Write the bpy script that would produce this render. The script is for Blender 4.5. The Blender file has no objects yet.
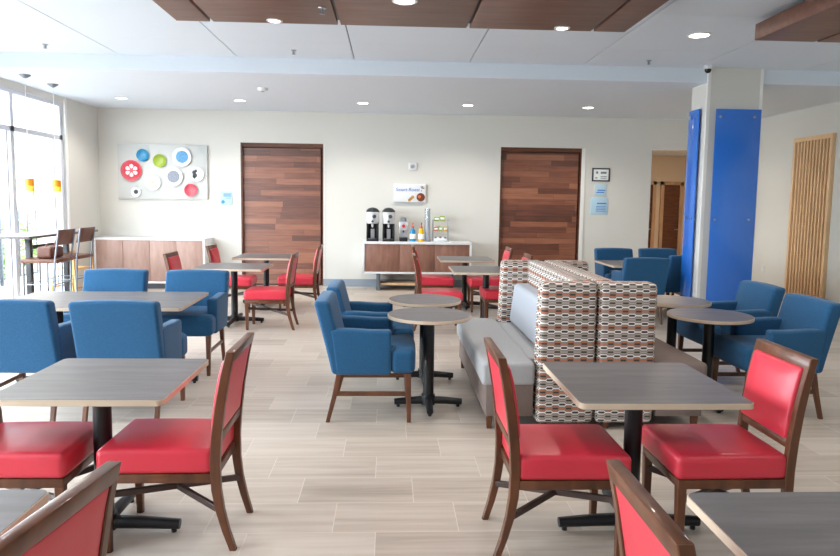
import bpy, bmesh, math, random
from mathutils import Vector, Matrix
random.seed(7)
SC = bpy.context.scene
COL = SC.collection
PI = math.pi

# ------------------------------------------------------------------ materials
def lin(h):
    h = h.lstrip('#')
    c = [int(h[i:i+2], 16) / 255 for i in (0, 2, 4)]
    return tuple(x / 12.92 if x <= .04045 else ((x + .055) / 1.055) ** 2.4 for x in c) + (1,)

def new_mat(name):
    m = bpy.data.materials.new(name); m.use_nodes = True
    nt = m.node_tree
    return m, nt, nt.nodes['Principled BSDF'], nt.nodes, nt.links

def solid(name, col, rough=.5, metal=0., spec=.5, bump=0., bscale=300., var=0., vscale=6., coat=0.):
    m, nt, b, N, L = new_mat(name)
    b.inputs['Base Color'].default_value = lin(col)
    b.inputs['Roughness'].default_value = rough
    b.inputs['Metallic'].default_value = metal
    b.inputs['Specular IOR Level'].default_value = spec
    if coat: b.inputs['Coat Weight'].default_value = coat; b.inputs['Coat Roughness'].default_value = .15
    tc = N.new('ShaderNodeTexCoord')
    if var:
        n = N.new('ShaderNodeTexNoise'); n.inputs['Scale'].default_value = vscale; n.inputs['Detail'].default_value = 4
        L.new(tc.outputs['Object'], n.inputs['Vector'])
        mx = N.new('ShaderNodeMix'); mx.data_type = 'RGBA'
        c = lin(col)
        mx.inputs['A'].default_value = tuple(x * (1 - var) for x in c[:3]) + (1,)
        mx.inputs['B'].default_value = tuple(min(1, x * (1 + var)) for x in c[:3]) + (1,)
        L.new(n.outputs['Fac'], mx.inputs['Factor']); L.new(mx.outputs['Result'], b.inputs['Base Color'])
    if bump:
        n2 = N.new('ShaderNodeTexNoise'); n2.inputs['Scale'].default_value = bscale
        L.new(tc.outputs['Object'], n2.inputs['Vector'])
        bp = N.new('ShaderNodeBump'); bp.inputs['Strength'].default_value = bump; bp.inputs['Distance'].default_value = .002
        L.new(n2.outputs['Fac'], bp.inputs['Height']); L.new(bp.outputs['Normal'], b.inputs['Normal'])
    return m

def wood(name, c1, c2, rough=.45, scale=(3, 40, 40), coat=0.):
    m, nt, b, N, L = new_mat(name)
    tc = N.new('ShaderNodeTexCoord'); mp = N.new('ShaderNodeMapping')
    mp.inputs['Scale'].default_value = scale
    n = N.new('ShaderNodeTexNoise'); n.inputs['Scale'].default_value = 1.; n.inputs['Detail'].default_value = 6; n.inputs['Distortion'].default_value = .4
    r = N.new('ShaderNodeValToRGB')
    r.color_ramp.elements[0].position = .3; r.color_ramp.elements[0].color = lin(c1)
    r.color_ramp.elements[1].position = .7; r.color_ramp.elements[1].color = lin(c2)
    L.new(tc.outputs['Object'], mp.inputs['Vector']); L.new(mp.outputs['Vector'], n.inputs['Vector'])
    L.new(n.outputs['Fac'], r.inputs['Fac']); L.new(r.outputs['Color'], b.inputs['Base Color'])
    b.inputs['Roughness'].default_value = rough
    if coat: b.inputs['Coat Weight'].default_value = coat
    return m

def emit(name, col, s):
    m, nt, b, N, L = new_mat(name)
    b.inputs['Base Color'].default_value = lin(col)
    b.inputs['Emission Color'].default_value = lin(col); b.inputs['Emission Strength'].default_value = s
    return m

def planks(name, cols, mortar, bw, rh, shift, axes='xz', rough=.45, msize=.004, streak=(2, 30), spec=.5, origin=(0, 0), bumpy=.3, loose=0., tone=.5):
    """rows of boards or tiles; every row slides by `shift` (plus a random amount if loose), each board has its own tone and streaks"""
    m, nt, b, N, L = new_mat(name)
    tc = N.new('ShaderNodeTexCoord'); sep = N.new('ShaderNodeSeparateXYZ')
    L.new(tc.outputs['Object'], sep.inputs[0])
    def M(op, a, c=None):
        n = N.new('ShaderNodeMath'); n.operation = op
        for i, v in enumerate((a, c)):
            if v is None: continue
            if isinstance(v, (int, float)): n.inputs[i].default_value = v
            else: L.new(v, n.inputs[i])
        return n.outputs[0]
    u = M('SUBTRACT', sep.outputs[axes[0].upper()], origin[0]); v = M('SUBTRACT', sep.outputs[axes[1].upper()], origin[1])
    row = M('FLOOR', M('DIVIDE', v, rh))
    sh = M('MULTIPLY', row, shift)
    if loose:
        wn = N.new('ShaderNodeTexWhiteNoise'); wn.noise_dimensions = '1D'; L.new(row, wn.inputs['W'])
        sh = M('ADD', sh, M('MULTIPLY', wn.outputs['Value'], loose))
    u = M('SUBTRACT', u, sh)
    colm = M('FLOOR', M('DIVIDE', u, bw))
    idv = N.new('ShaderNodeCombineXYZ'); L.new(colm, idv.inputs[0]); L.new(row, idv.inputs[1])
    wn2 = N.new('ShaderNodeTexWhiteNoise'); wn2.noise_dimensions = '3D'; L.new(idv.outputs[0], wn2.inputs['Vector'])
    fu = M('MULTIPLY', M('SUBTRACT', M('DIVIDE', u, bw), colm), bw); fv = M('MULTIPLY', M('SUBTRACT', M('DIVIDE', v, rh), row), rh)
    eu = M('MINIMUM', fu, M('SUBTRACT', bw, fu)); ev = M('MINIMUM', fv, M('SUBTRACT', rh, fv))
    joint = M('LESS_THAN', M('MINIMUM', eu, ev), msize / 2)
    pv = N.new('ShaderNodeCombineXYZ'); L.new(M('MULTIPLY', u, streak[0]), pv.inputs[0]); L.new(M('MULTIPLY', v, streak[1]), pv.inputs[1])
    sc = N.new('ShaderNodeVectorMath'); sc.operation = 'MULTIPLY_ADD'
    L.new(wn2.outputs['Color'], sc.inputs[0]); sc.inputs[1].default_value = (37, 53, 11); L.new(pv.outputs[0], sc.inputs[2])
    n = N.new('ShaderNodeTexNoise'); n.inputs['Scale'].default_value = 1; n.inputs['Detail'].default_value = 5; n.inputs['Distortion'].default_value = .3
    L.new(sc.outputs[0], n.inputs['Vector'])
    mixf = N.new('ShaderNodeMix'); mixf.data_type = 'FLOAT'; mixf.inputs['Factor'].default_value = tone
    L.new(wn2.outputs['Value'], mixf.inputs['A']); L.new(n.outputs['Fac'], mixf.inputs['B'])
    r = N.new('ShaderNodeValToRGB'); e = r.color_ramp.elements
    e[0].position = .2; e[0].color = lin(cols[0]); e[1].position = .8; e[1].color = lin(cols[-1])
    for i, c in enumerate(cols[1:-1]):
        x = e.new(.2 + .6 * (i + 1) / (len(cols) - 1)); x.color = lin(c)
    L.new(mixf.outputs['Result'], r.inputs['Fac'])
    mx = N.new('ShaderNodeMix'); mx.data_type = 'RGBA'
    L.new(joint, mx.inputs['Factor']); L.new(r.outputs['Color'], mx.inputs['A']); mx.inputs['B'].default_value = lin(mortar)
    L.new(mx.outputs['Result'], b.inputs['Base Color'])
    b.inputs['Roughness'].default_value = rough; b.inputs['Specular IOR Level'].default_value = spec
    if bumpy:
        bp = N.new('ShaderNodeBump'); bp.inputs['Strength'].default_value = bumpy; bp.inputs['Distance'].default_value = .003; bp.invert = True
        L.new(joint, bp.inputs['Height']); L.new(bp.outputs['Normal'], b.inputs['Normal'])
    return m

def hexfabric(name):
    """woven pattern: long hexagons outlined in white, dark bar inside each, an orange line every third row (UV in metres)"""
    m, nt, b, N, L = new_mat(name)
    uv = N.new('ShaderNodeUVMap'); sep = N.new('ShaderNodeSeparateXYZ'); L.new(uv.outputs[0], sep.inputs[0])
    W, p = .0965, .0296
    def M(op, a, c=None, d=None):
        n = N.new('ShaderNodeMath'); n.operation = op
        for i, v in enumerate((a, c, d)):
            if v is None: continue
            if isinstance(v, (int, float)): n.inputs[i].default_value = v
            else: L.new(v, n.inputs[i])
        return n.outputs[0]
    def mix(f, a, c):
        mx = N.new('ShaderNodeMix'); mx.data_type = 'RGBA'
        L.new(f, mx.inputs['Factor'])
        for k_, val in (('A', a), ('B', c)):
            if isinstance(val, str): mx.inputs[k_].default_value = lin(val)
            else: L.new(val, mx.inputs[k_])
        return mx.outputs['Result']
    def ramp(x, lo, hi):
        r = N.new('ShaderNodeMapRange'); r.inputs['From Min'].default_value = lo; r.inputs['From Max'].default_value = hi
        L.new(x, r.inputs['Value']); return r.outputs[0]
    u, v = sep.outputs['X'], sep.outputs['Y']
    row = M('FLOOR', M('DIVIDE', v, p))
    y = M('ABSOLUTE', M('SUBTRACT', M('DIVIDE', v, p), M('ADD', row, .5)))            # 0 .. .5 of a row
    par = M('FLOORED_MODULO', row, 2.0)
    x = M('DIVIDE', M('ABSOLUTE', M('SUBTRACT', M('FLOORED_MODULO', M('ADD', u, M('MULTIPLY', par, W / 2)), W), W / 2)), W)   # 0 .. .5
    H = M('MINIMUM', M('MAXIMUM', M('MULTIPLY', M('SUBTRACT', .3, x), 4.2), 0.0), .43)  # half height of the link at x
    line = ramp(M('ABSOLUTE', M('SUBTRACT', y, H)), .15, .09)
    inside = M('LESS_THAN', y, H)
    isOr = M('COMPARE', M('FLOORED_MODULO', row, 4.0), 1.0, .1); isBe = M('COMPARE', M('FLOORED_MODULO', row, 4.0), 3.0, .1)
    out = mix(isOr, mix(isBe, '#f3f1ee', '#b3aaa1'), '#bf7350')
    bar = M('MULTIPLY', M('LESS_THAN', y, .2), M('LESS_THAN', x, .2))
    fill = mix(bar, mix(isOr, '#8a837d', '#7f716a'), '#4a4542')
    c = mix(inside, mix(ramp(y, .38, .46), '#938a83', '#6b625c'), fill)
    c = mix(line, c, out)
    L.new(c, b.inputs['Base Color']); b.inputs['Roughness'].default_value = .9; b.inputs['Specular IOR Level'].default_value = .15
    return m

def fabric(name, col, dark=.75):
    m, nt, b, N, L = new_mat(name)
    tc = N.new('ShaderNodeTexCoord')
    w = N.new('ShaderNodeTexVoronoi'); w.inputs['Scale'].default_value = 1
    mp = N.new('ShaderNodeMapping'); mp.inputs['Scale'].default_value = (70, 70, 130)
    L.new(tc.outputs['Object'], mp.inputs['Vector']); L.new(mp.outputs[0], w.inputs['Vector'])
    mx = N.new('ShaderNodeMix'); mx.data_type = 'RGBA'
    c = lin(col); mx.inputs['A'].default_value = tuple(x * dark for x in c[:3]) + (1,); mx.inputs['B'].default_value = c
    L.new(w.outputs['Distance'], mx.inputs['Factor']); L.new(mx.outputs['Result'], b.inputs['Base Color'])
    bp = N.new('ShaderNodeBump'); bp.inputs['Strength'].default_value = .25; bp.inputs['Distance'].default_value = .002
    L.new(w.outputs['Distance'], bp.inputs['Height']); L.new(bp.outputs['Normal'], b.inputs['Normal'])
    b.inputs['Roughness'].default_value = .85; b.inputs['Specular IOR Level'].default_value = .2
    b.inputs['Sheen Weight'].default_value = .15
    return m

def glass(name, tint='#ffffff', gloss=.06):
    m, nt, b, N, L = new_mat(name)
    out = N['Material Output']; t = N.new('ShaderNodeBsdfTransparent'); t.inputs[0].default_value = lin(tint)
    g = N.new('ShaderNodeBsdfGlossy'); g.inputs['Roughness'].default_value = .02
    mix = N.new('ShaderNodeMixShader'); mix.inputs[0].default_value = gloss
    L.new(t.outputs[0], mix.inputs[1]); L.new(g.outputs[0], mix.inputs[2]); L.new(mix.outputs[0], out.inputs['Surface'])
    return m

MAT = dict(
    wall=solid('wall_paint', '#d5d4ce', .75, spec=.25),
    wall_warm=solid('corridor_paint', '#cfc2b2', .8, spec=.2),
    ceil=solid('ceiling_white', '#d9e2ec', .85, spec=.2),
    seam=solid('ceiling_seam', '#5c5f64', .9),
    base=solid('baseboard_grey', '#8f9aa6', .6),
    trimw=solid('white_trim', '#e9e9e6', .5),
    floor=planks('wood_look_tile', ['#a39789', '#bbafa2', '#cabfb3', '#d2c8bc'], '#dcd4c6', .631, .327, -.215, 'xy', .36, .0035, (1.3, 20), .5, origin=(-.07, 3.85), bumpy=.15, tone=.72),
    barn=planks('reclaimed_planks', ['#4a291e', '#683a29', '#845039', '#996349'], '#2a1610', 1.1, .105, .37, 'xz', .4, .003, (2.2, 26), .8, loose=1.1, tone=.5),
    frame_dark=wood('dark_frame_wood', '#4a2a1c', '#6b4029', .5, (4, 4, 30)),
    cloud=wood('cloud_veneer', '#5e392c', '#75503f', .45, (2, 14, 14)),
    chairwood=wood('chair_wood', '#4c2a17', '#6d4026', .36, (14, 14, 4), .2),
    darkwood=wood('stretcher_wood', '#3a2a26', '#54403a', .4, (8, 8, 8)),
    vinyl=solid('red_vinyl', '#d53547', .34, spec=.55, bump=.12, bscale=120, var=.08),
    blue=fabric('blue_weave', '#275b84'),
    lam=wood('grey_laminate', '#5d595a', '#716d6e', .38, (3, 26, 26)),
    edge=solid('table_edge', '#cdb9a3', .5, var=.06),
    black=solid('black_metal', '#17191d', .38, spec=.5),
    hexf=hexfabric('hex_fabric'),
    seatgrey=solid('seat_grey_fabric', '#a6a7a9', .85, spec=.2, bump=.3, bscale=220, var=.07, vscale=60),
    cushgrey=solid('cushion_grey_vinyl', '#a2a8b1', .55, spec=.4),
    taupe=solid('taupe_fabric', '#7d6f69', .9, spec=.15, bump=.3, bscale=220, var=.08, vscale=60),
    cabwood=wood('cabinet_veneer', '#7a5547', '#966c5b', .45, (14, 14, 3)),
    cabwood2=wood('credenza_veneer', '#97786c', '#ac8d81', .45, (14, 14, 3)),
    white=solid('white_solid', '#dfe1e3', .35),
    offwhite=solid('board_white', '#c6c9c7', .6),
    glassblue=solid('blue_acrylic', '#2a74d8', .12, spec=.6, coat=.5),
    steel=solid('brushed_steel', '#9ba1a8', .3, 1.),
    greymetal=solid('grey_metal', '#7f868f', .4, .8),
    alu=solid('window_aluminium', '#d3d9e4', .45),
    pine=wood('slat_pine', '#dcb68a', '#ecc99e', .5, (20, 20, 2)),
    tan=wood('highchair_wood', '#b98a4e', '#d2a768', .5, (10, 10, 3)),
    doorframe=wood('corridor_door_frame', '#a88b70', '#bfa388', .5, (10, 10, 3)),
    leather=solid('brown_leather', '#5e3524', .5, bump=.2, bscale=90),
    stoolwood=wood('stool_wood', '#4e2a1c', '#6d3f2a', .35, (3, 20, 20)),
    pane=glass('window_glass'),
    clear=glass('clear_plastic', '#f4f6f8', .04),
    concrete=solid('patio_concrete', '#8f8c87', .8, var=.05),
    railm=solid('railing_metal', '#26303a', .5),
    leaf=solid('shrub_leaf', '#6f9a4c', .6, var=.25, vscale=9),
    stone=planks('stone_blocks', ['#9c9181', '#b8ad9c', '#cfc6b6'], '#8a8174', .55, .22, .2, 'yz', .9, .012, (4, 4), .2, loose=.4),
    lampglow=emit('downlight_glow', '#fff4e2', 14),
    orange=emit('amber_glass', '#e08a16', .25), yellow=emit('yellow_glass', '#ecd84a', .3), pale=emit('pale_glass', '#eeeccf', .3),
    red=solid('plate_red', '#c5283c', .3), teal=solid('plate_teal', '#1f87b4', .3), green=solid('plate_green', '#93ab2d', .3),
    sky=solid('plate_sky', '#2f86c4', .3, var=.95, vscale=34), pgrey=solid('plate_grey', '#7f8694', .4, var=.8, vscale=60),
    dark=solid('charcoal', '#3b3f45', .5), coral=solid('plate_coral', '#cc4d5c', .35), gold=solid('gold_dot', '#d8c478', .5),
    silver=solid('urn_silver', '#d5d8da', .25, .3), paper=solid('paper', '#eef0ee', .7), pblue=solid('pale_blue_paper', '#b0cfe0', .6),
    ink=solid('ink_grey', '#6a7a8c', .7), inkblue=solid('ink_blue', '#3f7fd0', .6), cup=solid('paper_cup', '#dfe0e2', .5),
    syrblue=solid('blue_syrup', '#2e8fc7', .25), syryel=solid('yellow_syrup', '#e6b21f', .25), pumpred=solid('pump_red', '#d0372f', .35),
    teagreen=solid('tea_green', '#8aa63a', .5), teaor=solid('tea_orange', '#cf6b37', .5), choc=solid('cup_brown', '#6b3a2a', .4), cookie=solid('cookie_tan', '#c89a5e', .7),
    smoke=solid('lens_black', '#101215', .1),
)

# ------------------------------------------------------------------ mesh helpers
class MB:
    def __init__(s): s.bm = bmesh.new()
    def face(s, vs):
        try: s.bm.faces.new(vs)
        except ValueError: pass
    def rbox(s, c, d, r=.004, k=1, n=1, f=None, rot=None):
        h = [x / 2 for x in d]; r = min([r] + [x * .499 for x in h])
        inn = [x - r for x in h]; cl = []
        nn = (n, n, n) if isinstance(n, int) else n
        for i in range(3):
            l = []
            for j in range(k): l.append(-inn[i] - r * math.tan((k - j) / k * PI / 4))
            for j in range(nn[i] + 1): l.append(-inn[i] + 2 * inn[i] * j / nn[i])
            for j in range(1, k + 1): l.append(inn[i] + r * math.tan(j / k * PI / 4))
            cl.append(l)
        V = {}
        cv = Vector(c)
        def vert(p):
            key = tuple(round(x, 5) for x in p)
            if key in V: return V[key]
            q = Vector([max(-inn[i], min(inn[i], p[i])) for i in range(3)])
            dd = Vector(p) - q
            if dd.length > 1e-9: dd = dd.normalized() * r
            o = q + dd
            if f: o = Vector(f(o))
            if rot: o = rot @ o
            V[key] = s.bm.verts.new(o + cv); return V[key]
        for ax in range(3):
            a, b = [(1, 2), (2, 0), (0, 1)][ax]
            for sg in (-1, 1):
                for i in range(len(cl[a]) - 1):
                    for j in range(len(cl[b]) - 1):
                        q = []
                        for (ii, jj) in ((i, j), (i + 1, j), (i + 1, j + 1), (i, j + 1)):
                            p = [0, 0, 0]; p[ax] = sg * h[ax]; p[a] = cl[a][ii]; p[b] = cl[b][jj]
                            q.append(vert(p))
                        if sg < 0: q.reverse()
                        s.face(q)
        return s
    def box(s, x0, x1, y0, y1, z0, z1, r=0., **k):
        if r <= 0:
            vs = [s.bm.verts.new((x, y, z)) for z in (z0, z1) for y in (y0, y1) for x in (x0, x1)]
            for q in ((0, 2, 3, 1), (4, 5, 7, 6), (0, 1, 5, 4), (2, 6, 7, 3), (0, 4, 6, 2), (1, 3, 7, 5)): s.face([vs[i] for i in q])
            return s
        return s.rbox(((x0 + x1) / 2, (y0 + y1) / 2, (z0 + z1) / 2), (x1 - x0, y1 - y0, z1 - z0), r, **k)
    def loft(s, rings, cap=True, closed=False):
        R = [[s.bm.verts.new(p) for p in ring] for ring in rings]
        m = len(R[0]); n = len(R)
        for i in range(n if closed else n - 1):
            A, B = R[i], R[(i + 1) % n]
            for j in range(m): s.face([A[j], A[(j + 1) % m], B[(j + 1) % m], B[j]])
        if cap and not closed: s.face(list(reversed(R[0]))); s.face(R[-1])
        return s
    def leg(s, rings, ch=.2):
        """rings: (x, y, z, dx, dy) chamfered rectangles from bottom to top"""
        out = []
        for (x, y, z, dx, dy) in rings:
            a, b = dx / 2, dy / 2; c = min(a, b) * ch
            out.append([(x + p, y + q, z) for p, q in ((a, -b + c), (a, b - c), (a - c, b), (-a + c, b), (-a, b - c), (-a, -b + c), (-a + c, -b), (a - c, -b))])
        return s.loft(out)
    def tube(s, pts, r, n=10, caps=True, closed=False, flat=1.):
        pts = [Vector(p) for p in pts]; rings = []; N = len(pts)
        up = None
        for i, p in enumerate(pts):
            t = (pts[(i + 1) % N] - pts[i - 1]) if closed else (pts[min(i + 1, N - 1)] - pts[max(i - 1, 0)])
            t.normalize()
            if up is None:
                up = Vector((0, 0, 1)) if abs(t.z) < .9 else Vector((1, 0, 0))
            a = t.cross(up).normalized(); b = a.cross(t); up = b
            rr = r[i] if isinstance(r, (list, tuple)) else r
            rings.append([p + a * math.cos(2 * PI * j / n) * rr + b * math.sin(2 * PI * j / n) * rr * flat for j in range(n)])
        return s.loft(rings, caps, closed)
    def bar(s, a, b, w, h):
        a, b = Vector(a), Vector(b); t = (b - a).normalized(); up = Vector((0, 0, 1)) if abs(t.z) < .9 else Vector((1, 0, 0))
        x = t.cross(up).normalized() * w / 2; y = x.normalized().cross(t) * h / 2
        c = .25
        sec = [(1, -1 + c), (1, 1 - c), (1 - c, 1), (-1 + c, 1), (-1, 1 - c), (-1, -1 + c), (-1 + c, -1), (1 - c, -1)]
        return s.loft([[p + x * u + y * v for u, v in sec] for p in (a, b)])
    def cyl(s, x, y, z0, z1, r, n=24, r2=None):
        r2 = r if r2 is None else r2
        return s.loft([[(x + q * math.cos(2 * PI * j / n), y + q * math.sin(2 * PI * j / n), z) for j in range(n)] for z, q in ((z0, r), (z1, r2))])
    def lathe(s, prof, c=(0, 0, 0), n=24, axis='z', cap=True):
        rings = []
        for (r, z) in prof:
            ring = []
            for j in range(n):
                a = 2 * PI * j / n; p = (max(r, 1e-4) * math.cos(a), max(r, 1e-4) * math.sin(a), z)
                if axis == 'y': p = (p[0], -p[2], p[1])      # z of the profile points to -y (out of the back wall)
                ring.append((p[0] + c[0], p[1] + c[1], p[2] + c[2]))
            rings.append(ring)
        return s.loft(rings, cap)
    def prism(s, pts, y0, y1):
        """polygon in xz swept along y"""
        return s.loft([[(x, y, z) for x, z in pts] for y in (y1, y0)])
    def build(s, name, mat, parent=None, smooth=35, uv=False):
        bm = s.bm
        bmesh.ops.recalc_face_normals(bm, faces=bm.faces)
        if uv:
            l = bm.loops.layers.uv.new('UVMap')
            for f in bm.faces:
                n = f.normal; a = max(range(3), key=lambda i: abs(n[i]))
                for lp in f.loops:
                    p = lp.vert.co
                    lp[l].uv = ((p.y, p.z) if a == 0 else (p.x, p.z) if a == 1 else (p.x, p.y))
        me = bpy.data.meshes.new(name); bm.to_mesh(me); bm.free()
        me.materials.append(mat)
        if smooth:
            me.shade_smooth(); me.set_sharp_from_angle(angle=math.radians(smooth))
        o = bpy.data.objects.new(name, me); COL.objects.link(o)
        if parent: o.parent = parent
        return o

def tag(o, label=None, cat=None, group=None, kind=None):
    if label: o['label'] = label
    if cat: o['category'] = cat
    if group: o['group'] = group
    if kind: o['kind'] = kind
    return o
def thing(name, label, cat, loc=(0, 0, 0), rz=0, group=None):
    o = bpy.data.objects.new(name, None); COL.objects.link(o); o.empty_display_size = .1
    o.location = loc; o.rotation_euler = (0, 0, rz)
    return tag(o, label, cat, group)
def copy_tree(o, parent=None):
    c = o.copy(); COL.objects.link(c)
    if parent: c.parent = parent
    for ch in list(o.children): copy_tree(ch, c)
    return c
def put(proto, used, loc, rz, label):
    o = copy_tree(proto) if used[0] else proto
    used[0] = True
    o.location = loc; o.rotation_euler = (0, 0, rz); o['label'] = label
    return o
def struct(mb, name, mat, parent=None, **k):
    o = mb.build(name, mat, parent, smooth=k.get('smooth', 0))
    if parent is None: o['kind'] = 'structure'
    return o

# ------------------------------------------------------------------ the room
XL, XR, YB, YF = -5.3, 6.8, 12.57, -3.6
ZL, ZH, YS = 3.22, 3.41, 8.78
struct(MB().box(XL - .2, XR + .2, YF - .2, 17.2, -.12, 0), 'floor', MAT['floor'])

# doors and openings in the back wall
D1, D2, OP, HD = (-2.75, -1.235), (2.06, 3.61), (4.93, 6.35), 2.645
w = MB()
cur = XL - .2
for (a, b) in (D1, D2, OP):
    w.box(cur, a, YB, YB + .22, 0, ZL + .3); w.box(a, b, YB, YB + .22, HD, ZL + .3); cur = b
w.box(cur, XR + .2, YB, YB + .22, 0, ZL + .3)
struct(w, 'wall_back', MAT['wall'])
# left wall with the long window band
WY0, WY1, WZ1 = -.7, 11.3, 3.12
w = MB().box(XL - .2, XL, WY1, YB, 0, ZH + .1).box(XL - .2, XL, YF, WY0, 0, ZH + .1).box(XL - .2, XL, WY0, WY1, WZ1, ZH + .1)
struct(w, 'wall_left', MAT['wall'])
struct(MB().box(XR, XR + .2, YF - .2, YB, 0, ZH + .1), 'wall_right', MAT['wall'])
struct(MB().box(XL - .2, XR, YF - .2, YF, 0, ZH + .1), 'wall_front', MAT['wall'])
# ceiling: low part at the back, step, high panelled part
struct(MB().box(XL, XR, YS + .05, YB, ZL, ZL + .06).box(XL, XR, YS, YS + .05, ZL, ZH + .1), 'ceiling', MAT['ceil'])
c = MB()
xs = [XL] + [-.47 + 1.47 * k for k in range(-3, 5) if XL < -.47 + 1.47 * k < XR] + [XR]
ys = [YF] + [6.38 + 1.47 * k for k in range(-6, 2)] + [YS]
for i in range(len(xs) - 1):
    for j in range(len(ys) - 1):
        c.box(xs[i] + (.007 if i else 0), xs[i + 1] - (.007 if i < len(xs) - 2 else 0), ys[j] + (.002 if j else 0), ys[j + 1] - (.002 if j < len(ys) - 2 else 0), ZH, ZH + .03)
struct(c, 'ceiling', MAT['ceil'])
struct(MB().box(XL, XR, YF, YS, ZH + .025, ZH + .06), 'ceiling', MAT['seam'])
# baseboards
b = MB(); cur = -3.25
for (a, e) in ((cur, D1[0]), (D1[1], D2[0]), (D2[1] + .05, OP[0])): b.box(a, e, YB - .015, YB, 0, .14)
struct(b, 'baseboard_back', MAT['base'])
struct(MB().box(XR - .015, XR, YF, YB - .02, 0, .14), 'baseboard_right', MAT['base'])
# plank doors in their reveals
for n, (a, e) in enumerate((D1, D2)):
    d = struct(MB().box(a + .03, e - .06, YB + .07, YB + .13, .03, HD - .09), 'door_%d' % (n + 1), MAT['barn'])
    f = MB().box(a, a + .03, YB + .005, YB + .17, 0, HD).box(e - .03, e, YB + .06, YB + .17, 0, HD).box(a, e, YB + .03, YB + .17, HD - .075, HD).box(a, e, YB + .14, YB + .2, 0, HD)
    struct(f, 'door_frame', MAT['frame_dark'], d)
    d.location = (0, 0, 0)
struct(MB().box(D2[1] - .02, D2[1] + .045, YB - .02, YB, 0, HD).box(D1[1], D1[1] + .02, YB - .012, YB, .14, HD), 'trim_1', MAT['trimw'])

# corridor beyond the opening
CY = 16.3
struct(MB().box(OP[0] - .6, OP[0] - .5, YB + .22, CY, 0, 2.8).box(8.2, 8.3, YB + .22, CY, 0, 2.8).box(OP[0] - .6, 8.3, CY, CY + .1, 0, 2.8).box(XR + .2, 8.3, YB + .15, YB + .22, 0, 2.8), 'wall_corridor', MAT['wall_warm'])
struct(MB().box(OP[0] - .6, 8.3, YB + .22, CY + .1, 2.8, 2.9), 'ceiling_corridor', MAT['ceil'])
struct(MB().box(XR + .2, 8.4, YB, CY + .1, -.12, 0), 'floor_corridor', MAT['floor'])
for n, (a, e) in enumerate(((5.62, 6.44), (6.72, 7.12))):
    d = struct(MB().box(a, e, CY - .03, CY, 0, 2.09), 'door_%d' % (n + 3), MAT['frame_dark'])
    struct(MB().box(a - .08, a, CY - .06, CY, 0, 2.17).box(e, e + .08, CY - .06, CY, 0, 2.17).box(a - .08, e + .08, CY - .06, CY, 2.09, 2.17), 'door_frame', MAT['doorframe'], d)
    struct(MB().rbox((e - .06, CY - .07, 1.0), (.1, .03, .03), .01), 'door_handle', MAT['steel'], d)
struct(MB().box(5.4, 6.2, 13.2, 13.8, 2.78, 2.8), 'corridor_glow_panel', emit('corridor_fill_glow', '#ffe6c8', 32))  # unseen glowing panel added to brighten the corridor

# window band: frames, panes
win = struct(MB().box(XL - .13, XL - .03, WY0, WY1, 0, .07).box(XL - .13, XL - .03, WY0, WY1, WZ1 - .06, WZ1), 'window_1', MAT['alu'])
mull = [11.25, 9.83, 8.0, 6.2, 4.4, 2.6, .8, -.65]
for y in mull: struct(MB().box(XL - .13, XL - .03, y - .045, y + .045, .07, WZ1 - .06), 'mullion', MAT['alu'], win)
struct(MB().box(XL - .12, XL - .04, 10.98, 11.03, .07, 2.53), 'mullion', MAT['alu'], win)
struct(MB().box(XL - .12, XL - .04, 9.68, 9.72, .07, 2.53), 'mullion', MAT['alu'], win)
struct(MB().box(XL - .13, XL - .03, WY0, WY1, 2.53, 2.60), 'transom', MAT['alu'], win)
for i in range(len(mull) - 1):
    for z0, z1 in ((.07, 2.53), (2.6, WZ1 - .06)):
        struct(MB().box(XL - .085, XL - .075, mull[i + 1] + .045, mull[i] - .045, z0, z1), 'window_pane', MAT['pane'], win)
struct(MB().box(XL, XL + .02, WY1, WY1 + .06, 0, ZL), 'trim_3', MAT['trimw'])

# outdoors
struct(MB().box(-40, XL - .2, -30, 45, -.2, -.04), 'ground', MAT['concrete'])
st = tag(MB().box(-9.6, -9.2, 15.6, 22, -.04, 6.5).build('stone_building', MAT['stone'], smooth=0), 'pale stone block wall of the neighbouring building outside the window', 'building')
rl = thing('railing', 'dark metal patio railing with thin bars outside the left window', 'railing', (-7.1, 0, -.04))
MB().box(-.02, .02, 6.2, 13.9, 1.36, 1.41).build('top_rail', MAT['railm'], rl, 0)
MB().box(-.015, .015, 6.2, 13.9, 1.18, 1.21).build('middle_rail', MAT['railm'], rl, 0)
MB().box(-.015, .015, 6.2, 13.9, .1, .14).build('bottom_rail', MAT['railm'], rl, 0)
for k in range(25):
    y = 6.25 + k * .315
    t = .025 if k % 5 == 0 else .011
    MB().box(-t, t, y - t, y + t, 0 if k % 5 == 0 else .12, 1.38).build('post' if k % 5 == 0 else 'baluster', MAT['railm'], rl, 0)
def shrub(loc, r, h, label):
    m = MB()
    for _ in range(420):
        a = random.uniform(0, 2 * PI); z = random.uniform(.05, 1); q = r * (1 - .55 * abs(z - .45)) * random.uniform(.5, 1)
        c = Vector((q * math.cos(a), q * math.sin(a), z * h)); s_ = random.uniform(.06, .11)
        R = Matrix.Rotation(random.uniform(0, 6.3), 3, 'Z') @ Matrix.Rotation(random.uniform(-1, 1), 3, 'X')
        vs = [m.bm.verts.new(c + R @ Vector(p) * s_) for p in ((-1, 0, 0), (0, -.5, .1), (1, 0, 0), (0, .5, .1))]
        m.face(vs)
    t = thing('shrub', label, 'shrub', loc, 0, 'shrubs beyond the railing')
    m.build('foliage', MAT['leaf'], t, 0)
    s_ = MB()
    for k in range(5): s_.tube([(0, 0, 0), (.1 * math.cos(k * 1.3), .1 * math.sin(k * 1.3), h * .4), (.3 * math.cos(k * 1.3), .3 * math.sin(k * 1.3), h * .75)], [.02, .014, .006], 6)
    s_.build('stem', MAT['frame_dark'], t)
shrub((-8.0, 12.6, -.04), .62, .95, 'low green shrub behind the railing at the very left edge')
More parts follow.
